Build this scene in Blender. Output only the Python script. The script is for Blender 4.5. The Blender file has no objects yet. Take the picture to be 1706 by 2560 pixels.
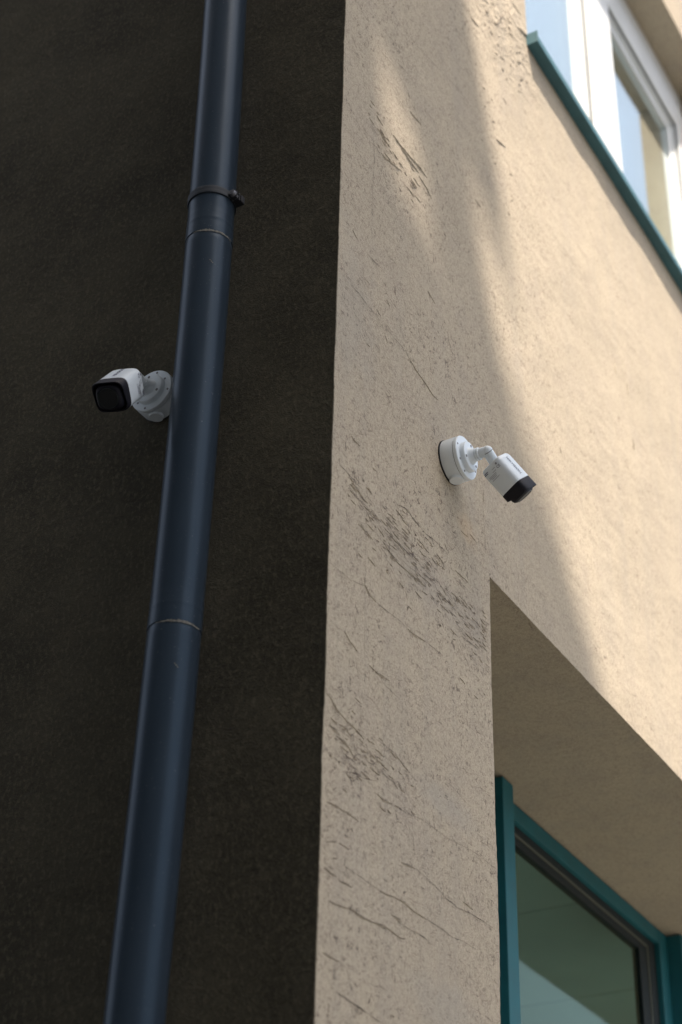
import bpy, bmesh, math, random
from mathutils import Vector, Matrix, noise
random.seed(7)
S = bpy.context.scene
COL = S.collection
# ---------------------------------------------------------------- camera
cam = bpy.data.cameras.new('camera'); camo = bpy.data.objects.new('camera', cam); COL.objects.link(camo)
Rm = Matrix(((0.4997, -0.4922, -0.7128), (-0.8659, -0.2630, -0.4255), (0.0220, 0.8298, -0.5576)))
camo.matrix_world = Matrix.Translation((-2.5222, -1.53, 1.6)) @ Rm.to_quaternion().to_matrix().to_4x4()
cam.sensor_fit = 'VERTICAL'; cam.sensor_height = 36; cam.lens = 63.126
cam.clip_start = 0.05; cam.clip_end = 3000
cam.dof.use_dof = True; cam.dof.focus_distance = 4.0; cam.dof.aperture_fstop = 2.9
S.camera = camo
# ---------------------------------------------------------------- light
SUNV = Vector((-0.0373, -0.040, 0.124)).normalized()      # towards the sun
w = bpy.data.worlds.new('World'); S.world = w; w.use_nodes = True
nt = w.node_tree
sky = nt.nodes.new('ShaderNodeTexSky'); sky.sky_type = 'NISHITA'; sky.sun_disc = False
sky.sun_elevation = math.asin(SUNV.z); sky.sun_rotation = math.atan2(SUNV.x, SUNV.y)
sky.air_density = 1.0; sky.dust_density = 6.0; sky.ozone_density = 1.0
bg = nt.nodes['Background']; bg.inputs[1].default_value = 0.125
hz = nt.nodes.new('ShaderNodeMix'); hz.data_type = 'RGBA'; hz.inputs[0].default_value = .42      # thin even summer haze over the blue
hz.inputs[7].default_value = (3.9, 4.1, 4.3, 1); nt.links.new(sky.outputs[0], hz.inputs[6]); nt.links.new(hz.outputs[2], bg.inputs[0])
sl = bpy.data.lights.new('sun', 'SUN'); sl.energy = 5.0; sl.angle = math.radians(0.53); sl.color = (1.0, 0.88, 0.76)
so = bpy.data.objects.new('sun', sl); COL.objects.link(so); so.location = (-6, -8, 30)
so.rotation_euler = (-SUNV).to_track_quat('-Z', 'Y').to_euler()
S.view_settings.view_transform = 'Standard'; S.view_settings.look = 'None'; S.view_settings.gamma = 1
S.view_settings.use_curve_mapping = False; S.view_settings.exposure = 1.36
S.cycles.transparent_max_bounces = 24; S.cycles.max_bounces = 10; S.cycles.diffuse_bounces = 5; S.cycles.glossy_bounces = 6

# ---------------------------------------------------------------- materials
class NT:
    def __init__(s, name):
        s.m = bpy.data.materials.new(name); s.m.use_nodes = True; s.t = s.m.node_tree
        s.b = s.t.nodes['Principled BSDF']; s.out = s.t.nodes['Material Output']
        s.co = s.n('ShaderNodeTexCoord').outputs['Object']
    def n(s, ty, **k):
        x = s.t.nodes.new(ty)
        for a, v in k.items():
            if a.startswith('i_'): x.inputs[int(a[2:]) if a[2:].isdigit() else a[2:].replace('_', ' ')].default_value = v
            else: setattr(x, a, v)
        return x
    def l(s, a, b): s.t.links.new(a, b)
    def map(s, sc=(1, 1, 1), loc=(0, 0, 0), src=None):
        x = s.n('ShaderNodeMapping'); x.inputs['Scale'].default_value = sc; x.inputs['Location'].default_value = loc
        s.l(src or s.co, x.inputs[0]); return x.outputs[0]
    def noise(s, scale, detail=4, rough=.55, src=None, dist=0):
        x = s.n('ShaderNodeTexNoise'); x.inputs['Scale'].default_value = scale; x.inputs['Detail'].default_value = detail
        x.inputs['Roughness'].default_value = rough; x.inputs['Distortion'].default_value = dist
        s.l(src or s.co, x.inputs['Vector']); return x.outputs[0]
    def ramp(s, f, pts):
        x = s.n('ShaderNodeValToRGB'); e = x.color_ramp.elements
        while len(e) < len(pts): e.new(.5)
        for q, (p, c) in zip(e, pts):
            q.position = p; q.color = (*((c,) * 3 if isinstance(c, (int, float)) else c), 1)
        s.l(f, x.inputs[0]); return x.outputs[0]
    def mix(s, f, a, b, bt='MIX'):
        x = s.n('ShaderNodeMix', data_type='RGBA', blend_type=bt)
        for v, i in ((f, 0), (a, 6), (b, 7)):
            if isinstance(v, (int, float)): x.inputs[i].default_value = v
            elif isinstance(v, tuple): x.inputs[i].default_value = (*v, 1)
            else: s.l(v, x.inputs[i])
        return x.outputs[2]
    def math(s, op, a, b=0.0, clamp=False):
        x = s.n('ShaderNodeMath', operation=op); x.use_clamp = clamp
        for v, i in ((a, 0), (b, 1)):
            if isinstance(v, (int, float)): x.inputs[i].default_value = v
            else: s.l(v, x.inputs[i])
        return x.outputs[0]
    def bump(s, h, strength, dist, prev=None):
        x = s.n('ShaderNodeBump'); x.inputs['Strength'].default_value = strength; x.inputs['Distance'].default_value = dist
        s.l(h, x.inputs['Height'])
        if prev: s.l(prev, x.inputs['Normal'])
        return x.outputs[0]
    def set(s, **k):
        for a, v in k.items():
            i = s.b.inputs[a.replace('_', ' ')]
            if isinstance(v, (int, float)): i.default_value = v
            elif isinstance(v, tuple): i.default_value = (*v, 1)
            else: s.l(v, i)
        return s.m

def plain(name, c, rough=.5, var=.12, sc=30, metal=0, bump=0, coat=0):
    M = NT(name)
    n = M.noise(sc, 5)
    col = M.mix(M.ramp(n, [(.3, 0), (.7, 1)]), tuple(x * (1 - var) for x in c), tuple(min(1, x * (1 + var)) for x in c))
    M.set(Base_Color=col, Roughness=M.math('ADD', M.math('MULTIPLY', n, .15), rough - .07), Metallic=metal)
    if coat: M.set(Coat_Weight=coat, Coat_Roughness=.15)
    if bump: M.set(Normal=M.bump(M.noise(sc * 8, 3), .4, bump))
    return M.m

def plaster():
    M = NT('beige_plaster')
    big = M.noise(1.6, 5, .6); mid = M.noise(7, 6, .65); fine = M.noise(95, 4, .7); grit = M.noise(330, 2, .6)
    c = M.mix(M.ramp(big, [(.32, 0), (.68, 1)]), (.400, .348, .262), (.460, .397, .294))
    c = M.mix(M.math('MULTIPLY', M.ramp(mid, [(.48, 0), (.72, 1)]), .55), c, (.335, .290, .235))
    c = M.mix(M.math('MULTIPLY', M.ramp(fine, [(.46, 0), (.64, 1)]), .55), c, (.26, .215, .17))
    c = M.mix(M.math('MULTIPLY', M.ramp(grit, [(.40, 1), (.52, 0)]), .5), c, (.60, .50, .385))
    # small dark pits and short hairline flecks
    dn = M.n('ShaderNodeTexNoise', i_Scale=30.0, i_Detail=3.0); M.l(M.co, dn.inputs['Vector'])
    dv = M.n('ShaderNodeVectorMath', operation='SCALE'); dv.inputs[3].default_value = .012
    M.l(dn.outputs[1], dv.inputs[0])
    wv = M.n('ShaderNodeVectorMath', operation='ADD'); M.l(M.co, wv.inputs[0]); M.l(dv.outputs[0], wv.inputs[1])
    wco = wv.outputs[0]
    pits = M.noise(75, 3, .6, M.map((1.25, 1, 1.0), src=wco), 1.2)
    geo = M.n('ShaderNodeSeparateXYZ'); M.l(M.co, geo.inputs[0])
    face = M.ramp(M.math('ADD', M.math('MULTIPLY', geo.outputs[1], 10.0), .5), [(.55, 1), (.75, .12)])   # reveals were floated smoother
    near = M.ramp(M.math('DIVIDE', geo.outputs[0], 4.0), [(.20, 1), (.34, .25)])       # pit and fleck colour weakened where the sun falls on the wall
    pm = M.math('MULTIPLY', M.math('MULTIPLY', M.ramp(pits, [(.595, 0), (.65, 1)]), face), near)
    pmask = M.ramp(M.noise(3.3, 3), [(.38, .25), (.62, 1)])
    pf = M.math('MULTIPLY', pm, pmask)
    c = M.mix(M.math('MULTIPLY', pf, .72), c, (.085, .060, .050))
    fl2 = M.noise(150, 2, .6, M.map((1.5, 1, 1.0), src=wco), .8)
    f2 = M.math('MULTIPLY', M.math('MULTIPLY', M.ramp(fl2, [(.60, 0), (.67, 1)]), face), near)
    c = M.mix(M.math('MULTIPLY', f2, .55), c, (.12, .085, .07))
    # crackle cells, drawn out along the trowel direction
    def crack(sx, sz, w_, mlo, mhi, seed):
        v = M.n('ShaderNodeTexVoronoi', feature='DISTANCE_TO_EDGE'); v.inputs['Scale'].default_value = 1
        M.l(M.map((sx, sx, sz), (seed, seed, seed), wco), v.inputs['Vector'])
        e = M.ramp(v.outputs[0], [(0, 1), (w_, 0)])
        m = M.ramp(M.noise(5.5, 3, .6, M.map((1, 1, 2.6), (seed * 3, 0, 0))), [(mlo, 0), (mhi, 1)])
        k = M.ramp(M.noise(40, 2, .5, M.map((1, 1, 1), (0, seed, 0))), [(.45, 0), (.6, 1)])
        return M.math('MULTIPLY', M.math('MULTIPLY', e, m), k)
    k1 = crack(18, 52, .06, .53, .66, 2.3); k2 = crack(34, 60, .05, .5, .7, 7.1)
    ck = M.math('MULTIPLY', M.math('MAXIMUM', k1, k2), face)
    c = M.mix(M.math('MULTIPLY', ck, .7), c, (.13, .09, .07))
    # blotches with a shape of their own: clean patch under the box, grey damp smudges
    def spot(x0, z0, rx, rz):
        q = M.map((1 / rx, 0, 1 / rz), (-x0 / rx, 0, -z0 / rz)); L_ = M.n('ShaderNodeVectorMath', operation='LENGTH'); M.l(q, L_.inputs[0])
        return M.ramp(M.math('ADD', L_.outputs['Value'], M.math('MULTIPLY', M.math('SUBTRACT', M.noise(14, 4), .5), 1.6)), [(.35, 1), (1.0, 0)])
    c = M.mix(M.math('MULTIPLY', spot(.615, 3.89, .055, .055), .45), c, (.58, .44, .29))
    c = M.mix(M.math('MULTIPLY', spot(.49, 3.15, .17, .045), .24), c, (.30, .30, .285))
    c = M.mix(M.math('MULTIPLY', spot(.45, 3.64, .30, .09), .25), c, (.31, .295, .27))
    c = M.mix(M.math('MULTIPLY', spot(.06, 4.15, .12, .28), .30), c, (.32, .30, .265))
    c = M.mix(M.math('MULTIPLY', spot(.50, 2.72, .20, .07), .25), c, (.32, .31, .285))
    # weathering: faint grey vertical run-off
    st = M.ramp(M.noise(1, 5, .6, M.map((9, 9, .9))), [(.5, 0), (.75, 1)])
    c = M.mix(M.math('MULTIPLY', st, .28), c, (.30, .28, .25))
    sep = M.n('ShaderNodeSeparateXYZ'); M.l(M.co, sep.inputs[0])
    zr0 = M.ramp(M.math('DIVIDE', sep.outputs[2], 8.0), [(.70, .04), (.745, 1)])
    zr = M.math('MULTIPLY', zr0, M.ramp(M.math('DIVIDE', sep.outputs[0], 4.0), [(.27, 1), (.32, .05)]))
    h = M.math('ADD', M.math('MULTIPLY', fine, .6), M.math('MULTIPLY', grit, .4))
    h = M.math('SUBTRACT', h, M.math('MULTIPLY', M.math('MAXIMUM', pf, ck), .9))
    nb = M.bump(h, .55, .0022)
    lump = M.ramp(M.noise(26, 4, .55, M.map((1, 1, 1.4), src=wco), .6), [(.35, 0), (.62, 1)])
    nb = M.bump(M.math('MULTIPLY', lump, zr), .8, .004, nb)
    nb = M.bump(M.noise(9, 3), .22, .003, nb)
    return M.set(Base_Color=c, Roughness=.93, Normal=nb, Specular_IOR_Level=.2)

def dark_plaster():
    M = NT('dark_plaster')
    big = M.noise(2.2, 5, .6); mid = M.noise(14, 5, .6); fine = M.noise(110, 4, .7, M.map((1, 1, .7)))
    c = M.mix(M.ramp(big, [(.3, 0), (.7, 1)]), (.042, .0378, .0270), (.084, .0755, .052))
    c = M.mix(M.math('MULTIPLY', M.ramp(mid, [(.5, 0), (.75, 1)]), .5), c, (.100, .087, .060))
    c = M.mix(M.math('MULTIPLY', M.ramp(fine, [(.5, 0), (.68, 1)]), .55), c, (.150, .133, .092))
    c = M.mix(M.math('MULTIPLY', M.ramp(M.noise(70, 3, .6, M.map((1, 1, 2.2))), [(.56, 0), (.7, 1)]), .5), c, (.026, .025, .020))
    nb = M.bump(M.math('ADD', fine, M.noise(300, 2)), .6, .002)
    nb = M.bump(M.noise(24, 4, .6, dist=.8), .6, .006, nb)
    return M.set(Base_Color=c, Roughness=.95, Normal=nb, Specular_IOR_Level=.15)

def glass(name, tint, base=.05, refl=(.97, .99, 1)):
    M = NT(name); M.t.nodes.remove(M.b)
    tr = M.n('ShaderNodeBsdfTransparent'); tr.inputs[0].default_value = (*tint, 1)
    gl = M.n('ShaderNodeBsdfGlossy'); gl.inputs['Roughness'].default_value = .004; gl.inputs[0].default_value = (*refl, 1)
    lw = M.n('ShaderNodeLayerWeight'); lw.inputs[0].default_value = .5
    f = M.math('ADD', M.math('MULTIPLY', M.math('POWER', lw.outputs['Facing'], 5.0), 1 - base), base)
    geo = M.n('ShaderNodeNewGeometry')
    wob = M.bump(M.noise(1.3, 2), .05, .02); M.l(wob, gl.inputs['Normal'])
    mx = M.n('ShaderNodeMixShader'); M.l(f, mx.inputs[0]); M.l(tr.outputs[0], mx.inputs[1]); M.l(gl.outputs[0], mx.inputs[2])
    M.l(mx.outputs[0], M.out.inputs[0]); return M.m

def pipe_mat():
    M = NT('blue_grey_pipe_plastic')
    n = M.noise(3, 4, .6, M.map((3, 3, .6))); d = M.noise(60, 4, .7, M.map((1, 1, .12)))
    c = M.mix(M.ramp(n, [(.3, 0), (.7, 1)]), (.022, .033, .047), (.032, .046, .064))
    c = M.mix(M.math('MULTIPLY', M.ramp(d, [(.55, 0), (.75, 1)]), .35), c, (.03, .042, .058))
    sp = M.noise(220, 2, .5); c = M.mix(M.math('MULTIPLY', M.ramp(sp, [(.70, 0), (.76, 1)]), .5), c, (.2, .2, .2))
    return M.set(Base_Color=c, Roughness=M.math('ADD', M.math('MULTIPLY', d, .22), .22), Specular_IOR_Level=.22, Specular_Tint=(.50, .75, 1.0), Normal=M.bump(M.noise(8, 3, .5, M.map((1, 1, .3))), .15, .004))

MP = plaster(); MD = dark_plaster(); MPIPE = pipe_mat()
MCRACK = plain('crack_shadowed_dirt', (.050, .034, .029), .95, .3, 90)
MHAIR = plain('fine_crack_dirt', (.085, .058, .05), .95, .35, 90)
MWHITE = plain('white_camera_plastic', (.74, .81, .86), .38, .03, 12, coat=.25)
MBLACK = plain('black_bezel_plastic', (.006, .006, .012), .6, .1, 40)
for _m in (MBLACK,): _m.node_tree.nodes['Principled BSDF'].inputs['Specular IOR Level'].default_value = .3
MCLAMP = plain('dark_clamp_rubber', (.020, .026, .034), .7, .1, 40)
MLENS = plain('dark_lens_glass', (.003, .004, .005), .6, .1, 10)
MLED = plain('lens_ring_trim', (.02, .03, .027), .4, .1, 10)
MSCREW = plain('dull_steel_screw', (.20, .20, .22), .45, .2, 80, metal=.6)
MGASK = plain('black_rubber_gasket', (.015, .015, .018), .7, .1, 40)
MINK = plain('grey_blue_print_ink', (.07, .08, .15), .6, .1, 40)
MINK2 = plain('faded_grey_print_ink', (.24, .25, .30), .6, .1, 40)
MUPVC = plain('white_window_plastic', (.70, .72, .72), .33, .03, 6)
MTEAL = plain('teal_painted_metal', (.007, .120, .145), .6, .1, 14, bump=.0003)
MSILL = plain('teal_sill_paint', (.040, .130, .160), .6, .15, 9, bump=.0004)
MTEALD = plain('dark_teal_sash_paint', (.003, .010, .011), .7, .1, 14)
MALU = plain('aluminium_glazing_strip', (.09, .10, .08), .55, .08, 20)
MGLU = glass('upper_window_glass', (.90, .93, .93), .42, (.93, 1, 1))
MGLL = glass('lower_window_glass', (.74, .86, .84), .05, (.58, .68, .60))
MROOM = plain('interior_paint', (.50, .50, .46), .8, .05, 3)
MCEIL = plain('ceiling_panel_board', (.62, .69, .66), .85, .05, 4)
MNEI = plain('neighbour_render', (.30, .29, .27), .9, .12, 2, bump=.003)
MASPH = plain('asphalt', (.055, .055, .055), .9, .25, 60, bump=.004)
MPAVE = plain('pale_pavement_stone', (.15, .145, .13), .85, .15, 8, bump=.003)
MRES = plain('dried_mortar_residue', (.17, .165, .145), .9, .5, 140)
MGASKL = plain('grey_window_gasket', (.20, .21, .21), .6, .1, 40)
MBRIGHT = plain('pane_brightening_white', (.75, .78, .80), .8, .04, 20)
MCURT = plain('curtain_cloth', (.20, .205, .20), .9, .06, 10)

# ---------------------------------------------------------------- helpers
def mesh_obj(name, bm, mat, parent=None, smooth=False, autosharp=None):
    me = bpy.data.meshes.new(name); bm.normal_update(); bm.to_mesh(me); bm.free()
    me.materials.append(mat)
    if smooth:
        me.polygons.foreach_set('use_smooth', [True] * len(me.polygons))
        if autosharp: me.set_sharp_from_angle(angle=math.radians(autosharp))
    o = bpy.data.objects.new(name, me); COL.objects.link(o)
    if parent: o.parent = parent
    return o
def empty(name, loc=(0, 0, 0), parent=None):
    o = bpy.data.objects.new(name, None); COL.objects.link(o); o.location = loc; o.empty_display_size = .1
    if parent: o.parent = parent
    return o
def tag(o, label=None, cat=None, group=None, kind=None):
    for k, v in (('label', label), ('category', cat), ('group', group), ('kind', kind)):
        if v: o[k] = v
    return o
def add_box(bm, a, b, bev=0):
    r = bmesh.ops.create_cube(bm, size=1)
    vs = r['verts']
    for v in vs:
        v.co = Vector([(a[i] + b[i]) / 2 + v.co[i] * (b[i] - a[i]) for i in range(3)])
    if bev:
        es = list({e for v in vs for e in v.link_edges})
        bmesh.ops.bevel(bm, geom=es, offset=bev, segments=2, affect='EDGES', profile=.6)
def box(name, a, b, mat, parent=None, bev=0):
    bm = bmesh.new(); add_box(bm, a, b, bev); return mesh_obj(name, bm, mat, parent)
def boxes(name, L, mat, parent=None, bev=0):
    bm = bmesh.new()
    for a, b in L: add_box(bm, a, b, bev)
    return mesh_obj(name, bm, mat, parent)
def loft(rings, caps=(True, True)):
    bm = bmesh.new(); R = [[bm.verts.new(p) for p in r] for r in rings]; n = len(R[0])
    for A, B in zip(R, R[1:]):
        for i in range(n):
            bm.faces.new((A[i], A[(i + 1) % n], B[(i + 1) % n], B[i]))
    if caps[0]: bm.faces.new(R[0][::-1])
    if caps[1]: bm.faces.new(R[-1])
    bmesh.ops.recalc_face_normals(bm, faces=bm.faces[:])
    return bm
def lathe(prof, n=64, caps=(True, True)):        # profile of (axial, radius); axis = local +X
    return loft([[(x, r * math.cos(2 * math.pi * i / n), r * math.sin(2 * math.pi * i / n)) for i in range(n)] for x, r in prof], caps)
def relief(x, z):                                 # unevenness of the beige wall, metres (towards the street)
    p = Vector((x, 0.0, z))
    return (.0035 * noise.noise(p * 2.2) + .0016 * noise.noise(p * 7.0) + .0007 * noise.noise(Vector((x * 22, 0, z * 34)))
            + .0007 * noise.noise(p * 70) * 0.6)
CRACKS = [
(1.6, [(0.017,3.714),(0.054,3.715),(0.077,3.713),(0.112,3.715)]),
(2.6, [(0.076,3.693),(0.107,3.697),(0.129,3.691),(0.148,3.691)]),
(2, [(0.217,3.634),(0.234,3.625),(0.256,3.618),(0.284,3.618),(0.324,3.621),(0.364,3.624),(0.405,3.627)]),
(1.2, [(0.004,3.465),(0.039,3.467),(0.089,3.471),(0.143,3.487)]),
(2.4, [(0.142,3.506),(0.145,3.49),(0.161,3.48),(0.188,3.473)]),
(1.5, [(0.188,3.473),(0.231,3.475),(0.274,3.48),(0.324,3.481)]),
(2.6, [(0.324,3.481),(0.355,3.482),(0.398,3.488)]),
(1.2, [(0.398,3.488),(0.444,3.493),(0.48,3.492)]),
(1.1, [(0.008,3.338),(0.035,3.338),(0.067,3.34)]),
(2.5, [(0.067,3.343),(0.089,3.332),(0.12,3.324)]),
(1.2, [(0.12,3.324),(0.148,3.317)]),
(2, [(0.166,3.316),(0.202,3.316),(0.246,3.322)]),
(1.4, [(0.213,3.304),(0.249,3.302),(0.289,3.299)]),
(2.2, [(0.002,3.179),(0.024,3.175),(0.043,3.163),(0.077,3.157),(0.116,3.156),(0.15,3.148)]),
(1.8, [(0.271,3.763),(0.323,3.778),(0.341,3.768),(0.376,3.765),(0.406,3.763),(0.449,3.77),(0.486,3.771),(0.511,3.772)]),
(3.5, [(0.312,3.774),(0.326,3.773)]),
(1.1, [(0.494,3.855),(0.531,3.835),(0.562,3.815),(0.588,3.801)]),
(2, [(0.548,3.748),(0.579,3.749),(0.611,3.75)]),
(1.3, [(0.244,3.672),(0.284,3.669),(0.324,3.666),(0.376,3.666),(0.423,3.666),(0.459,3.67),(0.496,3.663),(0.539,3.653),(0.582,3.65)]),
(4, [(0.577,3.691),(0.596,3.691),(0.606,3.686)]),
(3, [(0.699,4.049),(0.701,4.039),(0.702,4.027)]),
(1, [(0.7,4.083),(0.698,4.048)]),
(0.9, [(0.697,4.025),(0.698,3.968),(0.701,3.912),(0.716,3.855)]),
(0.7, [(0.14,3.675),(0.144,3.513),(0.144,3.411),(0.145,3.32)]),
(3, [(0.465,3.637),(0.483,3.627)]),
(3, [(0.49,3.663),(0.502,3.657)]),
(1.4, [(0.513,3.627),(0.544,3.613),(0.581,3.6),(0.606,3.596),(0.663,3.599)]),
(3, [(0.654,3.621),(0.672,3.623)]),
(2.2, [(0.387,3.608),(0.405,3.608)]),
(2.2, [(0.321,3.523),(0.327,3.538),(0.341,3.536)]),
(2.6, [(0.544,3.613),(0.562,3.617)]),
(3, [(0.53,3.561),(0.542,3.564)]),
(3, [(0.632,3.471),(0.654,3.472)]),
(2.6, [(0.577,3.872),(0.61,3.873)]),
(2.2, [(0.623,3.888),(0.65,3.886)]),
(2.5, [(0.238,3.688),(0.25,3.688)]),
(2.5, [(0.244,3.675),(0.258,3.671)]),
(2.2, [(0.146,3.666),(0.162,3.653)]),
(2.4, [(0.498,3.789),(0.511,3.779)]),
(2.2, [(0.46,3.74),(0.491,3.734)]),
(1.8, [(0.272,3.724),(0.295,3.718)]),
(1.8, [(0.132,3.76),(0.135,3.749)]),
(1.8, [(0.426,3.91),(0.432,3.901)]),
(2, [(0.016,2.965),(0.053,2.972),(0.076,2.972),(0.105,2.975),(0.133,2.974)]),
(2.6, [(0.203,3.057),(0.231,3.056),(0.262,3.06)]),
(3, [(0.274,3.064),(0.288,3.064)]),
(1.3, [(0.282,3.063),(0.319,3.065)]),
(0.9, [(0.319,3.065),(0.384,3.077),(0.428,3.078),(0.501,3.079),(0.583,3.093),(0.637,3.097),(0.723,3.097)]),
(3, [(0.299,2.955),(0.325,2.96),(0.356,2.964)]),
(1.4, [(0.356,2.964),(0.388,2.962),(0.443,2.958),(0.487,2.95),(0.532,2.947),(0.589,2.956),(0.636,2.959),(0.702,2.959)]),
(2, [(0.014,2.838),(0.059,2.838)]),
(2.2, [(0.068,2.834),(0.096,2.837),(0.112,2.836)]),
(1.5, [(0.085,2.867),(0.128,2.868),(0.175,2.868),(0.224,2.869)]),
(3, [(0.219,2.869),(0.244,2.871),(0.274,2.876)]),
(2, [(0.274,2.876),(0.31,2.879),(0.351,2.875),(0.398,2.876)]),
(1.3, [(0.398,2.876),(0.458,2.879),(0.507,2.877),(0.558,2.886),(0.621,2.888)]),
(2, [(0.035,2.784),(0.075,2.788),(0.111,2.796),(0.149,2.795),(0.187,2.798),(0.23,2.806),(0.265,2.805),(0.295,2.803),(0.315,2.809)]),
(4.5, [(0.259,2.836),(0.289,2.839),(0.297,2.836)]),
(1.6, [(0.297,2.836),(0.305,2.831),(0.346,2.833),(0.387,2.837),(0.424,2.832)]),
(3.5, [(0.303,3.165),(0.313,3.162),(0.327,3.16)]),
(2, [(0.271,3.171),(0.308,3.165)]),
(2, [(0.018,2.685),(0.075,2.687)]),
(1.8, [(0.064,2.632),(0.122,2.629),(0.173,2.626),(0.229,2.624)]),
(1.8, [(0.335,3.036),(0.346,3.029),(0.348,3.011),(0.356,2.99)]),
(2, [(0.055,3.138),(0.084,3.14),(0.103,3.133)]),
(1, [(0.493,3.204),(0.539,3.2),(0.593,3.193)]),
(3, [(0.271,3.108),(0.285,3.102)]),
(2, [(0.561,2.969),(0.607,2.969)]),
(2.2, [(0.046,3.11),(0.08,3.112),(0.105,3.101),(0.12,3.094)]),
(2, [(0.02,2.889),(0.056,2.903)]),
(2.4, [(0.044,2.867),(0.06,2.873)]),
(2.2, [(0.065,2.904),(0.103,2.906)]),
(5, [(0.26,2.649),(0.274,2.649)]),
(4, [(0.307,2.898),(0.32,2.903)]),
(1.8, [(0.082,3.052),(0.121,3.065),(0.155,3.069),(0.2,3.083)]),
(1.8, [(0.198,3.17),(0.239,3.171),(0.281,3.173)]),
(1.6, [(0.013,3.116),(0.036,3.121),(0.065,3.126),(0.099,3.128)]),
(1.6, [(0.154,3.109),(0.199,3.11),(0.24,3.108),(0.282,3.109)]),
(1.5, [(0.24,3.138),(0.271,3.138)]),
(1.3, [(0.178,5.276),(0.254,5.289),(0.331,5.291),(0.427,5.309),(0.526,5.334),(0.62,5.362),(0.716,5.363)]),
(2.6, [(0.705,5.749),(0.733,5.759),(0.761,5.763)]),
(1.6, [(0.66,5.757),(0.734,5.766)]),
(4, [(0.244,4.848),(0.28,4.847),(0.31,4.849),(0.354,4.854),(0.384,4.856),(0.422,4.854)]),
(4, [(0.28,4.842),(0.332,4.834),(0.377,4.834)]),
(2.2, [(0.182,4.731),(0.224,4.739),(0.259,4.752),(0.288,4.762)]),
(2.4, [(0.377,4.824),(0.422,4.815),(0.445,4.8)]),
(1.5, [(0.147,4.751),(0.151,4.699),(0.149,4.646)]),
(0.7, [(0.146,4.643),(0.145,4.424)]),
(1.2, [(0.288,4.762),(0.332,4.757),(0.376,4.752),(0.437,4.769),(0.514,4.77),(0.585,4.76),(0.617,4.761)]),
(1.6, [(0.03,4.459),(0.069,4.449)]),
(2, [(0.058,4.38),(0.078,4.37)]),
(1.6, [(0.123,4.364),(0.176,4.367)]),
(1.6, [(0.263,5.128),(0.308,5.136),(0.339,5.144)]),
(2.4, [(0.332,5.013),(0.362,5.016),(0.393,5.018)]),
(1.4, [(0.16,5.079),(0.248,5.098),(0.278,5.091),(0.316,5.075)]),
(6, [(0.32,5.069),(0.332,5.059)]),
(2.6, [(0.701,5.015),(0.735,5.013)]),
(2.2, [(0.852,5.38),(0.919,5.405)]),
(3, [(1.009,6.138),(1.04,6.136),(1.082,6.14)]),
(4, [(0.918,5.608),(0.942,5.607)]),
(5, [(1.044,6.048),(1.141,6.086)]),
(3, [(0.883,5.892),(0.939,6.0)]),
(2.5, [(0.905,5.777),(0.935,5.791)]),
(1.5, [(0.409,5.09),(0.489,5.1)]),
(1.6, [(0.123,4.362),(0.142,4.361),(0.166,4.365),(0.2,4.372)]),
(1.4, [(0.059,4.212),(0.09,4.218),(0.127,4.214),(0.165,4.215),(0.193,4.212)]),
(1.5, [(0.217,4.212),(0.246,4.212),(0.29,4.213),(0.329,4.206)]),
(1.9, [(0.329,4.206),(0.364,4.194),(0.405,4.186),(0.44,4.174),(0.471,4.177)]),
(2.2, [(0.423,4.478),(0.444,4.474),(0.463,4.466)]),
(1.3, [(0.042,3.969),(0.068,3.963)]),
(1.5, [(0.153,3.943),(0.18,3.934),(0.204,3.919)]),
(2, [(0.22,4.296),(0.235,4.289)]),
(2, [(0.217,4.188),(0.227,4.174)]),
(2, [(0.135,4.108),(0.149,4.107)]),
(1.5, [(0.344,4.213),(0.369,4.213)]),
(1.8, [(0.517,4.339),(0.539,4.332)]),
(2.2, [(0.174,4.234),(0.193,4.228)]),
(1.2, [(0.817,4.759),(0.861,4.759),(0.927,4.758),(1.027,4.763)]),
(2.4, [(1.694,5.159),(1.695,5.107)]),
(4, [(1.785,5.127),(1.788,5.086)]),
(3.6, [(1.798,4.92),(1.794,4.872)]),
(1.4, [(1.306,5.333),(1.367,5.329),(1.457,5.326),(1.504,5.333)]),
(1, [(1.819,5.321),(1.977,5.348),(2.156,5.34)]),
(3, [(1.201,4.506),(1.209,4.491)])]
# ================================================================ ground and street
gr = box('ground', (-400, -400, -.4), (400, 400, -.12), MASPH); tag(gr, kind='structure')
pv = box('pavement', (-3.58, -3.2, -.3), (60, .0 - .003, 0), MPAVE); tag(pv, kind='structure')
al = box('alley_paving', (-3.58, .003, -.3), (-.004, 30, -.004), MPAVE); tag(al, kind='structure')

# ================================================================ the building
bld = empty('building', (0, 0, 0))
tag(bld, 'rendered building corner with beige front wall and dark side wall, teal and white windows', 'building')
OX0, OX1, OZ1 = .7255, 5.2, 3.828          # lower opening
UX0, UX1, UZ0, UZ1 = 1.121, 3.235, 6.03, 7.85
TOP = 9.6
def axis(pts):
    out = []
    for (a, b, st) in pts:
        n = max(1, round((b - a) / st)); out += [a + (b - a) * i / n for i in range(n)]
    return out + [pts[-1][1]]
xs = axis([(0, OX0, .0085), (OX0, UX0, .0085), (UX0, 2.2, .0105), (2.2, UX1, .03), (UX1, OX1, .3), (OX1, 9.0, .8)])
zs = axis([(0, 2.3, .3), (2.3, OZ1, .0085), (OZ1, UZ0, .0085), (UZ0, 6.5, .0105), (6.5, UZ1, .03), (UZ1, TOP, .2)])
bm = bmesh.new()
def inside(x, z): return (OX0 < x < OX1 and .5 < z < OZ1) or (UX0 < x < UX1 and UZ0 < z < UZ1)
V = []
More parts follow.
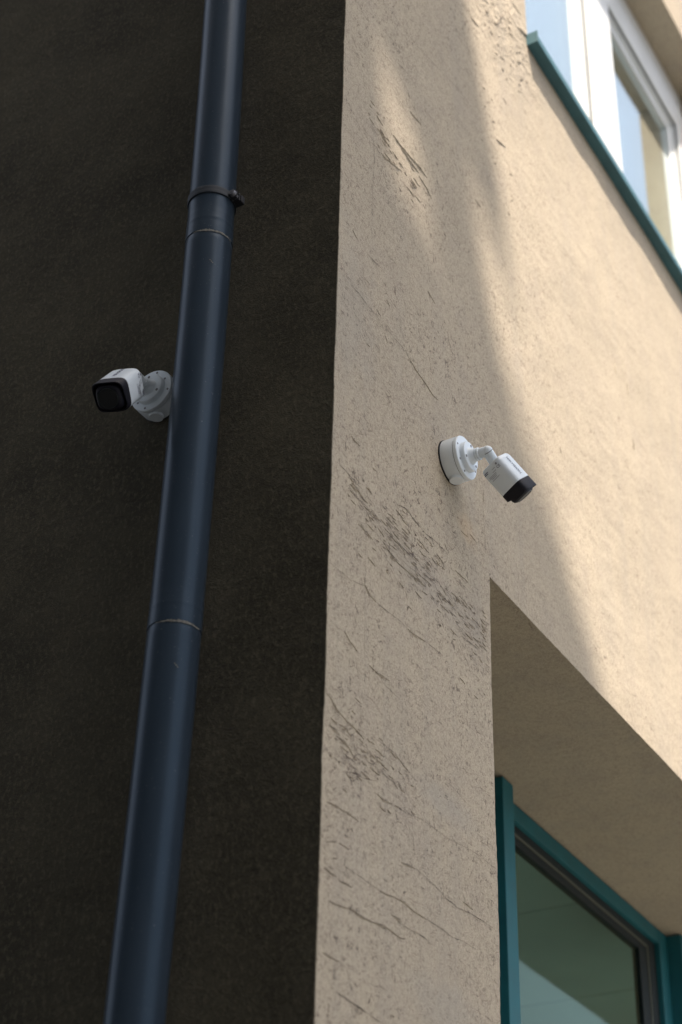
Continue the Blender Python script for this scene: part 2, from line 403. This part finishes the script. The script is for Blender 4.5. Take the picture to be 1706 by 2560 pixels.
for i, x in enumerate(xs):
    row = []
    for k, z in enumerate(zs):
        xx, zz = x, z; rg = .0011
        if i == 0: xx = x + rg * noise.noise(Vector((3, 1, z * 60))) + .0016 * noise.noise(Vector((3, 4, z * 9)))
        elif abs(x - OX0) < 1e-6 and z <= OZ1: xx += rg * noise.noise(Vector((5, 1, z * 60)))
        elif abs(x - UX0) < 1e-6: xx += .002 * noise.noise(Vector((6, 1, z * 45)))
        if abs(z - OZ1) < 1e-6 and OX0 < x < OX1: zz += rg * noise.noise(Vector((x * 60, 1, 8)))
        fade = min(1, min(abs(x - 0) + .3 * .0, 1))
        row.append(bm.verts.new((xx, -relief(x, z) - .0 * fade, zz)))
    V.append(row)
for i in range(len(xs) - 1):
    for k in range(len(zs) - 1):
        if inside((xs[i] + xs[i + 1]) / 2, (zs[k] + zs[k + 1]) / 2): continue
        bm.faces.new((V[i][k], V[i + 1][k], V[i + 1][k + 1], V[i][k + 1]))
# reveals, soffits and the return of the render round the corner
def strip(line, dy):
    prev = None
    for v in line:
        q = [v] + [bm.verts.new((v.co.x, v.co.y + dy * t, v.co.z)) for t in (.01, .3, 1)]
        if prev:
            for a in range(3): bm.faces.new((prev[a], q[a], q[a + 1], prev[a + 1]))
        prev = q
ix0, ix1 = xs.index(OX0), min(range(len(xs)), key=lambda i: abs(xs[i] - OX1))
iz1 = min(range(len(zs)), key=lambda i: abs(zs[i] - OZ1))
strip([V[ix0][k] for k in range(0, iz1 + 1)][::-1], .58)
strip([V[i][iz1] for i in range(ix0, ix1 + 1)], .58)
jx0 = min(range(len(xs)), key=lambda i: abs(xs[i] - UX0)); jx1 = min(range(len(xs)), key=lambda i: abs(xs[i] - UX1))
jz0 = min(range(len(zs)), key=lambda i: abs(zs[i] - UZ0)); jz1 = min(range(len(zs)), key=lambda i: abs(zs[i] - UZ1))
strip([V[jx0][k] for k in range(jz0, jz1 + 1)], .26)
strip([V[i][jz1] for i in range(jx0, jx1 + 1)], .26)
strip([V[jx1][k] for k in range(jz0, jz1 + 1)], .26)
strip([V[i][jz0] for i in range(jx0, jx1 + 1)], .26)
strip([V[0][k] for k in range(len(zs))], .0022)
bmesh.ops.recalc_face_normals(bm, faces=bm.faces[:])
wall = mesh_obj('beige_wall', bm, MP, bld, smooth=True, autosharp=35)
boxes('wall_core', [((.004, .012, 0), (OX0 - .01, .6, 4.2)), ((.004, .27, 4.2), (UX0 - .01, .5, TOP)), ((OX0 - .01, .27, 4.2), (9, .5, UZ0 - .01)),
                    ((OX0 - .01, .02, 3.86), (9, .6, 4.2)), ((UX0 - .01, .27, UZ1 + .02), (9, .5, TOP)), ((UX1 + .01, .27, UZ0 - .01), (9, .5, UZ1 + .02)),
                    ((OX1 + .02, .02, 0), (9, .6, 3.86))], MROOM, bld)
# dark side wall: gridded for unevenness
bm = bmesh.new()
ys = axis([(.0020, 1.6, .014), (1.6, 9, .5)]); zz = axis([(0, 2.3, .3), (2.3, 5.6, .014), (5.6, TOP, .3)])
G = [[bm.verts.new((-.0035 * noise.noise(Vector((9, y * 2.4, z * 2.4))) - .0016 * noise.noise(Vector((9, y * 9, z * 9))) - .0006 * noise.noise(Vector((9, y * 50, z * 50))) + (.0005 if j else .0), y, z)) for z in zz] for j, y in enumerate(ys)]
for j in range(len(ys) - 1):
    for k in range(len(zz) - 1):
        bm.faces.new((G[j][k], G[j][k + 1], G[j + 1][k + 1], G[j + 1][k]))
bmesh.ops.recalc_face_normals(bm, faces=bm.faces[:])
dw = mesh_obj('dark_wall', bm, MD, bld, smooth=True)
boxes('wall_backing', [((.01, .61, 0), (.25, 9, TOP)), ((.25, 8.7, 0), (9, 9, TOP)), ((8.8, .6, 0), (9, 8.7, TOP))], MROOM, bld)
boxes('floor_slab', [((.25, .6, 4.2), (8.8, 8.7, 4.5)), ((.25, .5, 8.25), (8.8, 8.7, 8.5)), ((.25, .61, -.1), (8.8, 8.7, .05)), ((.01, .02, TOP), (9, 9, TOP + .2))], MROOM, bld)
boxes('partition_wall', [((.25, 5.2, .05), (8.8, 5.3, 4.2)), ((.25, 4.2, 4.5), (8.8, 4.3, 8.25))], MROOM, bld)
# ceiling panels behind the lower glazing
px = 1.964
pm = None
x = px - .88
while x < 8.0:
    for r in range(3):
        y0 = .64 + r * 1.5
        if pm is None:
            p = box('ceiling_panel', (.004, .004, 0), (.876, 1.496, .02), MCEIL, bld, .002); pm = p
        else:
            p = pm.copy(); COL.objects.link(p)
        p.location = (x, y0, 3.90)
    x += .88

# cracks in the beige render
def crack_mesh(bmd, bml, pts, wmm, lip=True):
    fp = []
    for (a, b) in zip(pts, pts[1:]):
        L = math.hypot(b[0] - a[0], b[1] - a[1]); n = max(2, int(L / .007))
        for i in range(n):
            t = i / n; fp.append((a[0] + (b[0] - a[0]) * t, a[1] + (b[1] - a[1]) * t))
    fp.append(pts[-1]); N = len(fp); prev = None; prevl = None
    s0 = random.random() * 100
    for i, (x, z) in enumerate(fp):
        a = fp[max(0, i - 1)]; b = fp[min(N - 1, i + 1)]; dx, dz = b[0] - a[0], b[1] - a[1]; L = math.hypot(dx, dz) or 1
        nx, nz = -dz / L, dx / L
        j = .0009 * noise.noise(Vector((s0, i * .4, 0))) + .0005 * random.uniform(-1, 1)
        x += nx * j; z += nz * j
        ta = min(1, i / 3, (N - 1 - i) / 3)
        wd = wmm * .00040 * (.25 + .75 * ta) * (.35 + 1.3 * abs(noise.noise(Vector((s0, i * .3, 5))) + .25))
        wd = max(wd, .00022)
        y = -relief(x, z) - .0011
        cur = (bmd.verts.new((x + nx * wd, y, z + nz * wd)), bmd.verts.new((x - nx * wd, y, z - nz * wd)))
        if prev: bmd.faces.new((prev[0], prev[1], cur[1], cur[0]))
        prev = cur
        if bml is not None and wmm > 1.8:      # raised flake edge on the lower side
            s = -1 if nz > 0 else 1
            ox, oz = nx * s * wd, nz * s * wd; h = min(.0032, wd * 1.6) * ta
            q = [bml.verts.new((x + ox, y + .0006, z + oz)), bml.verts.new((x + ox * 1.15, y - h, z + oz * 1.15)), bml.verts.new((x + ox * 4.5, y + .0008, z + oz * 4.5))]
            if prevl:
                for k in range(2): bml.faces.new((prevl[k], prevl[k + 1], q[k + 1], q[k]))
            prevl = q
bmd = bmesh.new(); bml = bmesh.new()
for wmm, pts in CRACKS: crack_mesh(bmd, bml, pts, wmm)
def scatter(n, x0, x1, zf, spread, lmin, lmax, wmin, wmax, ang):
    for _ in range(n):
        x = random.uniform(x0, x1); z = zf(x) + random.gauss(0, spread)
        if x < .004 or (x > OX0 - .01 and z < OZ1 + .01) : continue
        L = random.uniform(lmin, lmax); a = math.radians(random.gauss(ang, 3.5)); pts = [(x, z)]
        for k in range(random.choice((2, 3, 4))):
            a2 = a + random.gauss(0, .09); x += math.cos(a2) * L / 3; z += math.sin(a2) * L / 3; pts.append((x, z))
        if pts[-1][0] > OX0 - .004 and pts[-1][1] < OZ1 + .01 or pts[-1][0] > UX0 - .01 and pts[-1][1] > UZ0 - .03: continue
        crack_mesh(bmd, bml, pts, random.uniform(wmin, wmax))
ck = mesh_obj('crack', bmd, MCRACK, bld); tag(ck, kind='stuff')
bmd = bmesh.new()
scatter(380, .06, .71, lambda x: 3.69 - .06 * x, .050, .008, .030, 1.0, 2.2, -3)
scatter(90, .10, .71, lambda x: 3.60 + .03 * x, .035, .006, .024, .8, 1.9, -14)
scatter(40, .05, .50, lambda x: 3.67, .03, .03, .08, .9, 1.9, -2)
scatter(150, .01, .34, lambda x: 3.10 + .05 * x, .045, .008, .030, 1.0, 2.1, -4)
scatter(110, .005, .12, lambda x: 3.06, .10, .005, .018, .9, 1.8, 40)
scatter(60, .005, .30, lambda x: 2.93, .12, .005, .018, .9, 1.8, 0)
scatter(160, .01, .25, lambda x: 4.12, .12, .006, .018, .9, 1.8, -12)
scatter(190, .01, .35, lambda x: 4.55 + .2 * x, .16, .006, .018, .9, 1.8, -12)
scatter(80, .12, .36, lambda x: 4.82 - .15 * x, .035, .01, .035, 1.0, 2.4, -6)
scatter(70, .80, 1.11, lambda x: 6.02 - .1 * x, .10, .008, .026, 1.2, 2.8, 25)
scatter(30, .74, 1.0, lambda x: 5.6 - .2 * x, .16, .008, .025, 1.0, 2.2, 20)
scatter(760, .01, .71, lambda x: 3.35, .5, .004, .014, .8, 1.7, -5)
scatter(560, .01, .71, lambda x: 2.8, .35, .004, .014, .8, 1.7, -5)
scatter(150, .3, 1.9, lambda x: 4.35, .5, .005, .02, .7, 1.5, 60)
scatter(300, .01, .72, lambda x: 4.5, .6, .004, .014, .8, 1.6, 5)
ck = mesh_obj('hairline_crack', bmd, MHAIR, bld); tag(ck, kind='stuff')
lp = mesh_obj('flaked_render_edge', bml, MP, bld); tag(lp, kind='stuff')

# ================================================================ windows
def ring(name, x0, x1, z0, z1, y0, y1, wl, wr, wb, wt, mat, parent, bev=.003):
    return boxes(name, [((x0, y0, z0), (x0 + wl, y1, z1)), ((x1 - wr, y0, z0), (x1, y1, z1)),
                        ((x0 + wl + .0002, y0 + .0004, z1 - wt), (x1 - wr - .0002, y1, z1)), ((x0 + wl + .0002, y0 + .0004, z0), (x1 - wr - .0002, y1, z0 + wb))], mat, parent, bev)
# upper: white casement pair
uw = empty('white_window', (0, 0, 0), bld)
ring('frame', UX0 + .004, UX1 - .004, UZ0 + .01, UZ1 - .002, .142, .222, .045, .045, .05, .142, MUPVC, uw)
box('mullion', (2.135, .140, UZ0 + .02), (2.228, .215, UZ1 - .10), MUPVC, uw, .002)
def bead(name, x0, x1, z0, z1, ya, yb, w, mat, parent):     # sloped bead from front (outer) to glass (inner)
    bm = bmesh.new(); O = [(x0, z0), (x1, z0), (x1, z1), (x0, z1)]; I = [(x0 + w, z0 + w), (x1 - w, z0 + w), (x1 - w, z1 - w), (x0 + w, z1 - w)]
    M_ = [((o[0] * .55 + i[0] * .45), (o[1] * .55 + i[1] * .45)) for o, i in zip(O, I)]
    rs = [[bm.verts.new((p[0], y, p[1])) for p in R] for R, y in ((O, ya + .012), (O, ya + .003), (M_, ya), (M_, ya + .010), (I, ya + .014), (I, yb))]
    for A, B in zip(rs, rs[1:]):
        for i in range(4): bm.faces.new((A[i], A[(i + 1) % 4], B[(i + 1) % 4], B[i]))
    bmesh.ops.recalc_face_normals(bm, faces=bm.faces[:])
    return mesh_obj(name, bm, mat, parent)
for (a, b, zc) in ((UX0 + .045, 2.1802, 0), (2.1838, UX1 - .008, 0)):
    z0, z1 = UZ0 + .065, 7.705
    wl = .075 if a < 2 else .140; wr = .128 if a < 2 else .118
    ring('sash', a, b, z0, z1, .132, .205, wl, wr, .08, .145, MUPVC, uw, .006)
    ring('gasket', a + wl - .004, b - wr + .004, z0 + .076, z1 - .141, .1395, .160, .0045, .0045, .0045, .0045, MGASKL, uw, 0)
    bead('glazing_bead', a + wl + .001, b - wr - .001, z0 + .081, z1 - .146, .147, .182, .058, MUPVC, uw)
    gx0, gx1, gz0, gz1 = a + wl + .05, b - wr - .05, z0 + .13, z1 - .195
    for y in (.172, .194):
        box('pane', (gx0, y, gz0), (gx1, y + .004, gz1), MGLU, uw)
# window sill
sx0, sx1 = 1.116, UX1 + .02
prof = [(.15, 6.052), (-.036, 6.040), (-.040, 6.040), (-.0405, 6.0125), (-.038, 6.0125), (-.0375, 6.034), (.15, 6.046)]
bm = bmesh.new()
under = [( .145, 6.072), (-.038, 6.060), (-.040, 6.058), (-.040, 6.030), (-.037, 6.028), (-.002, 6.030), (.145, 6.034)]
A = [bm.verts.new((sx0, y, z)) for y, z in under]; B = [bm.verts.new((sx1, y, z)) for y, z in under]
for i in range(7): bm.faces.new((A[i], A[(i + 1) % 7], B[(i + 1) % 7], B[i]))
bm.faces.new(A[::-1]); bm.faces.new(B); bmesh.ops.recalc_face_normals(bm, faces=bm.faces[:])
sill = mesh_obj('window_sill', bm, MSILL, uw)
for xe in (sx0 - .004, sx1):
    bm = bmesh.new(); add_box(bm, (xe, -.041, 6.028), (xe + .004, .0, 6.078), .0008); mesh_obj('sill_end_cap', bm, MSILL, uw)
# curtain behind the upper panes
bm = bmesh.new(); prev = None
for i in range(140):
    x = 2.62 + i * .0045; y = .36 + .018 * math.sin(i * .55) + .008 * math.sin(i * .21)
    c_ = (bm.verts.new((x, y, 6.1)), bm.verts.new((x, y, 7.9)))
    if prev: bm.faces.new((prev[0], c_[0], c_[1], prev[1]))
    prev = c_
mesh_obj('curtain', bm, MCURT, uw, smooth=True)
bm = bmesh.new(); prev = None  # white folded sheet added behind the left panes to brighten them
for i in range(110):
    x = 1.28 + i * .007; y = .33 + .014 * math.sin(i * .8) + .006 * math.sin(i * .31)
    c_ = (bm.verts.new((x, y, 6.1)), bm.verts.new((x, y, 7.9)))
    if prev: bm.faces.new((prev[0], c_[0], c_[1], prev[1]))
    prev = c_
mesh_obj('pane_brightener', bm, MBRIGHT, uw, smooth=True)

# lower: teal storefront glazing
lw_ = empty('teal_window', (0, 0, 0), bld)
posts = [(.745, .80), (1.694, 1.764), (3.074, 3.156), (4.46, 4.54)]
for a, b in posts:
    box('post', (a, .432, .02), (b, .535, 3.823), MTEAL, lw_, .003)
bays = [(a[1], b[0]) for a, b in zip(posts, posts[1:])]
for a, b in bays:
    a += .001; b -= .001
    for z0, z1 in ((2.16, 3.824), (.12, 2.05)):
        ring('frame', a, b, z0, z1, .482, .535, .030, .075, .05, .050, MTEAL, lw_, .002)
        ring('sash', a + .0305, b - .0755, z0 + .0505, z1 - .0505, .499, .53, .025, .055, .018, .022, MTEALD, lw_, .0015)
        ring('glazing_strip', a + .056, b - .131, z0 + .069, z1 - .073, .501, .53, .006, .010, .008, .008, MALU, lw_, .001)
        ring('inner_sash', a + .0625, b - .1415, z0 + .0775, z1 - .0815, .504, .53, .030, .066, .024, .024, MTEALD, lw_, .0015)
        box('pane', (a + .088, .512, z0 + .095), (b - .203, .518, z1 - .100), MGLL, lw_)
box('transom', (.80, .455, 2.05), (4.46, .53, 2.16), MTEAL, lw_, .003)

# ================================================================ drainpipe
PX, PY, PR = -.0855, .3035, .0527
dp = empty('drainpipe', (PX, PY, 0))
tag(dp, 'dark blue grey round drainpipe clamped to the dark side wall beside its corner', 'drainpipe')
PATH = [(0, 0.3088), (2.58, 0.3088), (2.81, 0.3033), (3.05, 0.2986), (3.28, 0.2947), (3.52, 0.2918), (3.76, 0.2898), (3.99, 0.2888), (4.23, 0.2889), (4.47, 0.2902), (4.7, 0.2926), (4.94, 0.2963), (5.17, 0.3013), (9.8, 0.3013)]
def lean(z):                                  # the sections are not quite plumb
    for (a, ya), (c, yc) in zip(PATH, PATH[1:]):
        if z <= c: return ya + (yc - ya) * (z - a) / (c - a) - PY
    return PATH[-1][1] - PY
def tube_z(name, z0, z1, prof, mat, parent, n=72):     # prof: list of (z, r)
    bm = loft([[(r * math.cos(2 * math.pi * i / n), r * math.sin(2 * math.pi * i / n) + lean(z), z) for i in range(n)] for z, r in prof], (True, True))
    return mesh_obj(name, bm, mat, parent, smooth=True, autosharp=40)
J = [2.33, 3.338, 4.343, 5.37, 6.4, 7.4, 8.4, 9.4]
for a, b in zip([0.0] + J, J + [9.7]):
    tube_z('pipe_section', a, b, [(a + .0008, PR - .0006), (a + .002, PR + .0008), (a + .03, PR + .0008), (a + .036, PR + .0003), (a + .040, PR + .0006), (a + .046, PR + .0006), (a + .05, PR),
                                  (a + .062, PR + .0006), (a + .068, PR)] + [(a + .08 + (b - a - .1) * k / 8, PR) for k in range(9)] + [(b - .002, PR), (b + .0006, PR - .0008)], MPIPE, dp)
# dried residue smeared along the joints, seen on the street side
for zj in J[:4]:
    bm = bmesh.new(); prev = None
    for i in range(70):
        t = math.radians(172 + i * 1.6); ww = .0036 * max(0, math.sin(math.pi * i / 69)) ** .7 * (.5 + 1.3 * abs(noise.noise(Vector((zj, i * .35, 0))))) + .0003
        zc = zj - .0012 + .0016 * noise.noise(Vector((zj, i * .12, 3)))
        r = PR + .0014
        q = (bm.verts.new((r * math.cos(t), r * math.sin(t) + lean(zj), zc + ww)), bm.verts.new((r * math.cos(t), r * math.sin(t) + lean(zj), zc - ww * .6)))
        if prev: bm.faces.new((prev[0], prev[1], q[1], q[0]))
        prev = q
    mesh_obj('joint_residue', bm, MRES, dp)
for zc, tt in ((4.255, 222), (3.245, 224)):
    bm = bmesh.new(); t0 = math.radians(tt)
    for k in range(3):
        t = t0 + k * .055; r = PR + .0012; zq = zc - .0035 * k
        vs = [bm.verts.new((r * math.cos(t + a), r * math.sin(t + a) + lean(zq), zq + b)) for a, b in ((-.035, .0008), (0, .0022), (.045, .0002), (0, -.0016))]
        bm.faces.new(vs)
    mesh_obj('scratch', bm, MRES, dp)
for zc in (4.468, 7.6, 1.4):
    cl = tube_z('clamp', 0, 0, [(zc - .0105, PR + .0006), (zc - .0105, PR + .0030), (zc - .008, PR + .0036), (zc - .002, PR + .0030), (zc + .002, PR + .0030), (zc + .008, PR + .0036), (zc + .0105, PR + .0030), (zc + .0105, PR + .0006)], MCLAMP, dp)
    # ears and bolt on the corner side
    for s, ya in ((0, -.071), (1, -.071)):
        e = box('clamp_ear', (-.006 + s * .011, ya + lean(zc), zc - .011), (-.0015 + s * .011, -PR + .004 + lean(zc), zc + .011), MGASK, cl, .0012)
    bb = lathe([(-.016, .002), (-.0155, .0065), (-.012, .0082), (-.007, .0085), (-.0065, .006), (.022, .0045)], 20)
    o = mesh_obj('bolt', bb, MSCREW, cl, smooth=True, autosharp=35); o.location = (0, -.0635 + lean(zc), zc)
    o = box('clamp_block', (.012, -.073 + lean(zc), zc - .010), (.026, -.045 + lean(zc), zc + .010), MGASK, cl, .002)

# ================================================================ security cameras
def rsq(x, w, h, cx=0, cz=0, n=4.6, N=64, dx=None, flat=0):
    out = []
    for i in range(N):
        t = 2 * math.pi * (i + .5) / N; c, s = math.cos(t), math.sin(t)
        y = w / 2 * math.copysign(abs(c) ** (2 / n), c); z = h / 2 * math.copysign(abs(s) ** (2 / n), s)
        out.append((x + (dx(z / (h / 2)) if dx else 0), y + cx, z + cz))
    return out
def text_mesh(name, txt, size, mat, parent, mw, shear=0):
    cu = bpy.data.curves.new(name, 'FONT'); cu.body = txt; cu.size = size; cu.align_x = 'CENTER'; cu.align_y = 'CENTER'; cu.extrude = .00008; cu.offset = size * .004; cu.shear = shear
    to = bpy.data.objects.new(name + '_src', cu); COL.objects.link(to)
    bpy.context.view_layer.update()
    me = bpy.data.meshes.new_from_object(to.evaluated_get(bpy.context.evaluated_depsgraph_get()))
    bpy.data.objects.remove(to); me.materials.clear(); me.materials.append(mat)
    o = bpy.data.objects.new(name, me); COL.objects.link(o); o.parent = parent; o.matrix_local = mw
    return o
def security_camera(wallp, normal, elbow_off, rear, axis_, up_, side, label, stretch=(1, 1, 1)):
    """wallp: base centre on the wall; normal: outward; rear: centre of the body's back face"""
    t = empty('security_camera', wallp)
    tag(t, label, 'security camera', 'white bullet security cameras on the building corner')
    nrm = Vector(normal); R = nrm.to_track_quat('X', 'Z').to_matrix().to_4x4()
    def place(o, m): o.matrix_local = m; return o
    jb = place(mesh_obj('junction_box', lathe([(.0012, .0500), (.0015, .0522), (.004, .0532), (.033, .0535), (.0348, .0532)], 96), MWHITE, t, True, 30), R)
    g = mesh_obj('wall_gasket', lathe([(-.004, .0540), (.0025, .0543), (.0030, .0530)], 96), MGASK, jb, True, 30)
    g = mesh_obj('seam_gasket', lathe([(.0335, .0510), (.0362, .0524), (.037, .0510)], 96), MGASK, jb, True, 30)
    # conduit plug on the underside
    pl = mesh_obj('conduit_plug', lathe([(0, .0165), (.0545, .0165), (.0568, .0160), (.0575, .0148)], 48), MWHITE, jb, True, 30)
    pl.matrix_local = Matrix.Translation((.0185, 0, 0)) @ Matrix.Rotation(math.radians(90), 4, 'Y')
    pr_ = mesh_obj('plug_seam', lathe([(.0460, .0172), (.0542, .0176), (.0544, .0160)], 48), MSCREW, jb, True, 30); pr_.matrix_local = pl.matrix_local.copy()
    sl_ = box('plug_slot', (.0570, -.0105, -.0011), (.0579, .0105, .0011), MSCREW, jb); sl_.matrix_local = pl.matrix_local.copy()
    cv = place(mesh_obj('cover', lathe([(.036, .0515), (.0363, .0533), (.0435, .0535), (.0452, .0525), (.0455, .0510), (.0455, .001)], 96), MWHITE, t, True, 30), R)
    for a in (75, 165, 255, 345, 30, 215):
        q = math.radians(a); s = mesh_obj('screw', lathe([(.0448, .0026), (.0462, .0026), (.0464, .0018)], 16), MSCREW, cv, True, 35)
        s.location = (0, .0465 * math.cos(q), .0465 * math.sin(q))
        if a in (30, 215): s.location = (0, .0405 * math.cos(q), .0405 * math.sin(q))
    fl = place(mesh_obj('mounting_flange', lathe([(.0452, .0372), (.0548, .0366), (.0570, .0352), (.0575, .0335), (.0575, .0215), (.0590, .0200), (.0645, .0170), (.0690, .0150)], 96), MWHITE, t, True, 30), R)
    for a in (90, 210, 330):
        q = math.radians(a); s = mesh_obj('screw', lathe([(.0568, .0032), (.0581, .0032), (.0583, .0020)], 16), MSCREW, fl, True, 35)
        s.location = (0, .0285 * math.cos(q), .0285 * math.sin(q))
    ar = place(mesh_obj('arm', lathe([(.0685, .0146), (.0705, .0150), (.0725, .0150), (.0735, .0136), (.0745, .0136), (.0752, .0150), (.0790, .0150), (.0800, .0124), (.1000, .0122), (.1030, .0110)], 64), MWHITE, t, True, 30), R)
    # joint and body in the axis frame
    ax = Vector(axis_).normalized(); up = Vector(up_); up = (up - ax * up.dot(ax)).normalized(); lf = up.cross(ax)
    Bm = Matrix(((ax.x, lf.x, up.x), (ax.y, lf.y, up.y), (ax.z, lf.z, up.z))).to_4x4()
    rp = Vector(rear) - Vector(wallp); Bm = Bm @ Matrix.Diagonal((*stretch, 1)); Bm.translation = rp
    eb = nrm * .099
    jn = place(mesh_obj('swivel_joint', loft([[(.0128 * math.cos(p) * math.cos(q), .0128 * math.cos(p) * math.sin(q), .0128 * math.sin(p)) for q in [2 * math.pi * i / 32 for i in range(32)]] for p in [math.radians(-88 + 176 * k / 14) for k in range(15)]]), MWHITE, t, True, 60), Matrix.Translation(eb))
    d = (rp + ax * .004) - eb; Ld = d.length; Rd = d.to_track_quat('X', 'Z').to_matrix().to_4x4(); Rd.translation = eb
    st = place(mesh_obj('stub_arm', lathe([(.002, .0118), (.006, .0124), (Ld, .0124)], 48), MWHITE, t, True, 30), Rd)
    rg = mesh_obj('joint_ring', lathe([(.0, .0108), (.0008, .0129), (.0022, .0129), (.003, .0108)], 48), MSCREW, st, True, 30)
    W, H, LW = .0655, .0650, .0745
    body = place(mesh_obj('camera_body', loft([rsq(.0, W * .80, H * .80), rsq(.0012, W * .90, H * .90), rsq(.005, W * .965, H * .965), rsq(.011, W * .995, H * .995), rsq(.02, W, H), rsq(LW - .0005, W, H), rsq(LW, W - .001, H - .001)]), MWHITE, t, True, 40), Bm)
    # black bezel: visor longer on top
    dx = lambda s: .0125 * (s + 1) / 2
    bz = place(mesh_obj('front_bezel', loft([rsq(LW - .001, W - .0016, H - .0016), rsq(LW + .0004, W - .0006, H - .0006), rsq(LW + .0014, W, H), rsq(LW + .0150, W, H, dx=dx), rsq(LW + .0168, W - .0012, H - .0012, dx=dx),
               rsq(LW + .0165, W - .0050, H - .0050, dx=dx), rsq(LW + .004, W - .0075, H - .0075)], (True, True)), MBLACK, t, True, 38), Bm)
    fc = mesh_obj('lens_block', loft([rsq(LW - .0, W - .013, H - .013, n=3.4), rsq(LW + .022, W - .0115, H - .0115, n=3.4), rsq(LW + .0285, W - .0155, H - .0155, n=3.2), rsq(LW + .0312, W - .0230, H - .0230, n=3.0)]), MBLACK, bz, True, 25)
    gl = mesh_obj('lens_window', lathe([(LW + .0310, .0192), (LW + .0315, .0188), (LW + .0316, .0001)], 48), MLENS, bz, True, 30)
    rg = mesh_obj('lens_ring', lathe([(LW + .0308, .0208), (LW + .0322, .0205), (LW + .0322, .0195), (LW + .0310, .0193)], 48), MLED, bz, True, 30)
    # lettering on the top
    tm = Matrix.Translation((LW * .50, .0, H / 2 + .0004)) @ (Matrix.Rotation(math.radians(180 if side > 0 else 0), 4, 'Z'))
    text_mesh('lettering', 'HIKVISION', .0108, MINK, body, tm)
    # rating label on the side: CE mark and rows of tiny print
    sy = side * (W / 2 + .0003)
    yaw = Matrix.Rotation(math.radians(90), 4, 'X') if side < 0 else Matrix.Rotation(math.radians(-90), 4, 'X') @ Matrix.Rotation(math.radians(180), 4, 'Z')
    # rows run across the body (z), columns along x
    def sidebar(x0, x1, z0, z1, m, nm='print_line'):
        ya, yb = sorted((side * (W / 2 + .0001), side * (W / 2 + .00045)))
        return box(nm, (x0, ya, z0), (x1, yb, z1), m, body)
    rows = [(.010, -.024, -.012, MINK), (.0135, -.026, -.014, MINK), (.014, .000, .010, MINK2), (.020, -.004, .008, MINK2), (.0245, -.020, .004, MINK2), (.0275, -.022, .002, MINK2), (.0305, -.016, .000, MINK2), (.0345, -.018, .006, MINK2)]
    for x_, a_, b_, m_ in rows: sidebar(x_, x_ + (.0014 if m_ is MINK else .0009), a_, b_, m_)
    rot = Matrix.Translation((.019, sy, .0185)) @ Matrix.Rotation(math.radians(90 * side), 4, 'Y') @ Matrix.Rotation(math.radians(-90 * side), 4, 'X') @ (Matrix.Rotation(math.radians(180), 4, 'Z') if side > 0 else Matrix.Identity(4))
    text_mesh('approval_mark', 'CE', .0088, MINK, body, rot)
    dm = mesh_obj('round_mark', lathe([(0, .0026), (.0004, .0026)], 20), MINK2, body); dm.matrix_local = Matrix.Translation((.0105, sy, .0185)) @ Matrix.Rotation(math.radians(90 * side), 4, 'Z')
    return t
security_camera((.5214, -relief(.5214, 4.027), 4.027), (0, -1, 0), .099, (.547, -.105, 4.010), (.5490, -.4467, -.7062), (-.3946, -.8836, .2522), -1,
                'white bullet camera with black front on the beige wall, above the recessed window')
security_camera((0, .4434, 4.0168), (-1, 0, 0), .099, (-.1589, .4159, 3.9488), (-.6094, -.0862, -.7882), (-.754, -.2447, .6097), 1,
                'white bullet camera with black front on the dark side wall, left of the drainpipe', (1.12, 1.088, 1.06))

# ================================================================ neighbouring building across the alley (behind the photographer)
nb = empty('neighbour_building', (-3.6, 0, 0))
tag(nb, 'tall grey rendered building across the narrow alley', 'building')
box('block', (-6.0, -6.3, -.2), (-.0, 6, 17.0), MNEI, nb)
outer = [(6, 17.0), (-6.3, 17.0), (-6.3, 21.9), (-5.9, 21.27), (-5.3, 20.36), (-5.12, 20.10), (-4.95, 19.74), (-4.85, 19.48), (-4.70, 19.26), (-4.60, 19.18),
         (-4.72, 19.66), (-4.85, 19.95), (-4.87, 20.04), (-4.56, 20.06), (6, 20.3)]
hole = [(-4.05, 17.50), (-4.14, 17.92), (-4.27, 18.22), (-4.36, 18.44), (-4.47, 18.64), (-4.47, 18.52), (-4.375, 18.27), (-4.29, 18.05), (-4.17, 17.70), (-4.10, 17.50)]  # opening added to let a streak of sun onto the beige wall
bm = bmesh.new(); es = []  # unseen roofline, shaped to throw the slanted shadow on the beige wall
for poly in (outer, hole):
    vs = [bm.verts.new((0, y, z)) for y, z in poly]
    es += [bm.edges.new((vs[i], vs[(i + 1) % len(vs)])) for i in range(len(vs))]
bmesh.ops.triangle_fill(bm, edges=es, use_beauty=True)
ex = bmesh.ops.extrude_face_region(bm, geom=bm.faces[:])
for v in ex['geom']:
    if isinstance(v, bmesh.types.BMVert): v.co.x -= .12
bmesh.ops.recalc_face_normals(bm, faces=bm.faces[:])
mesh_obj('shadow_cutout_parapet', bm, MNEI, nb)
bpy.context.view_layer.update()
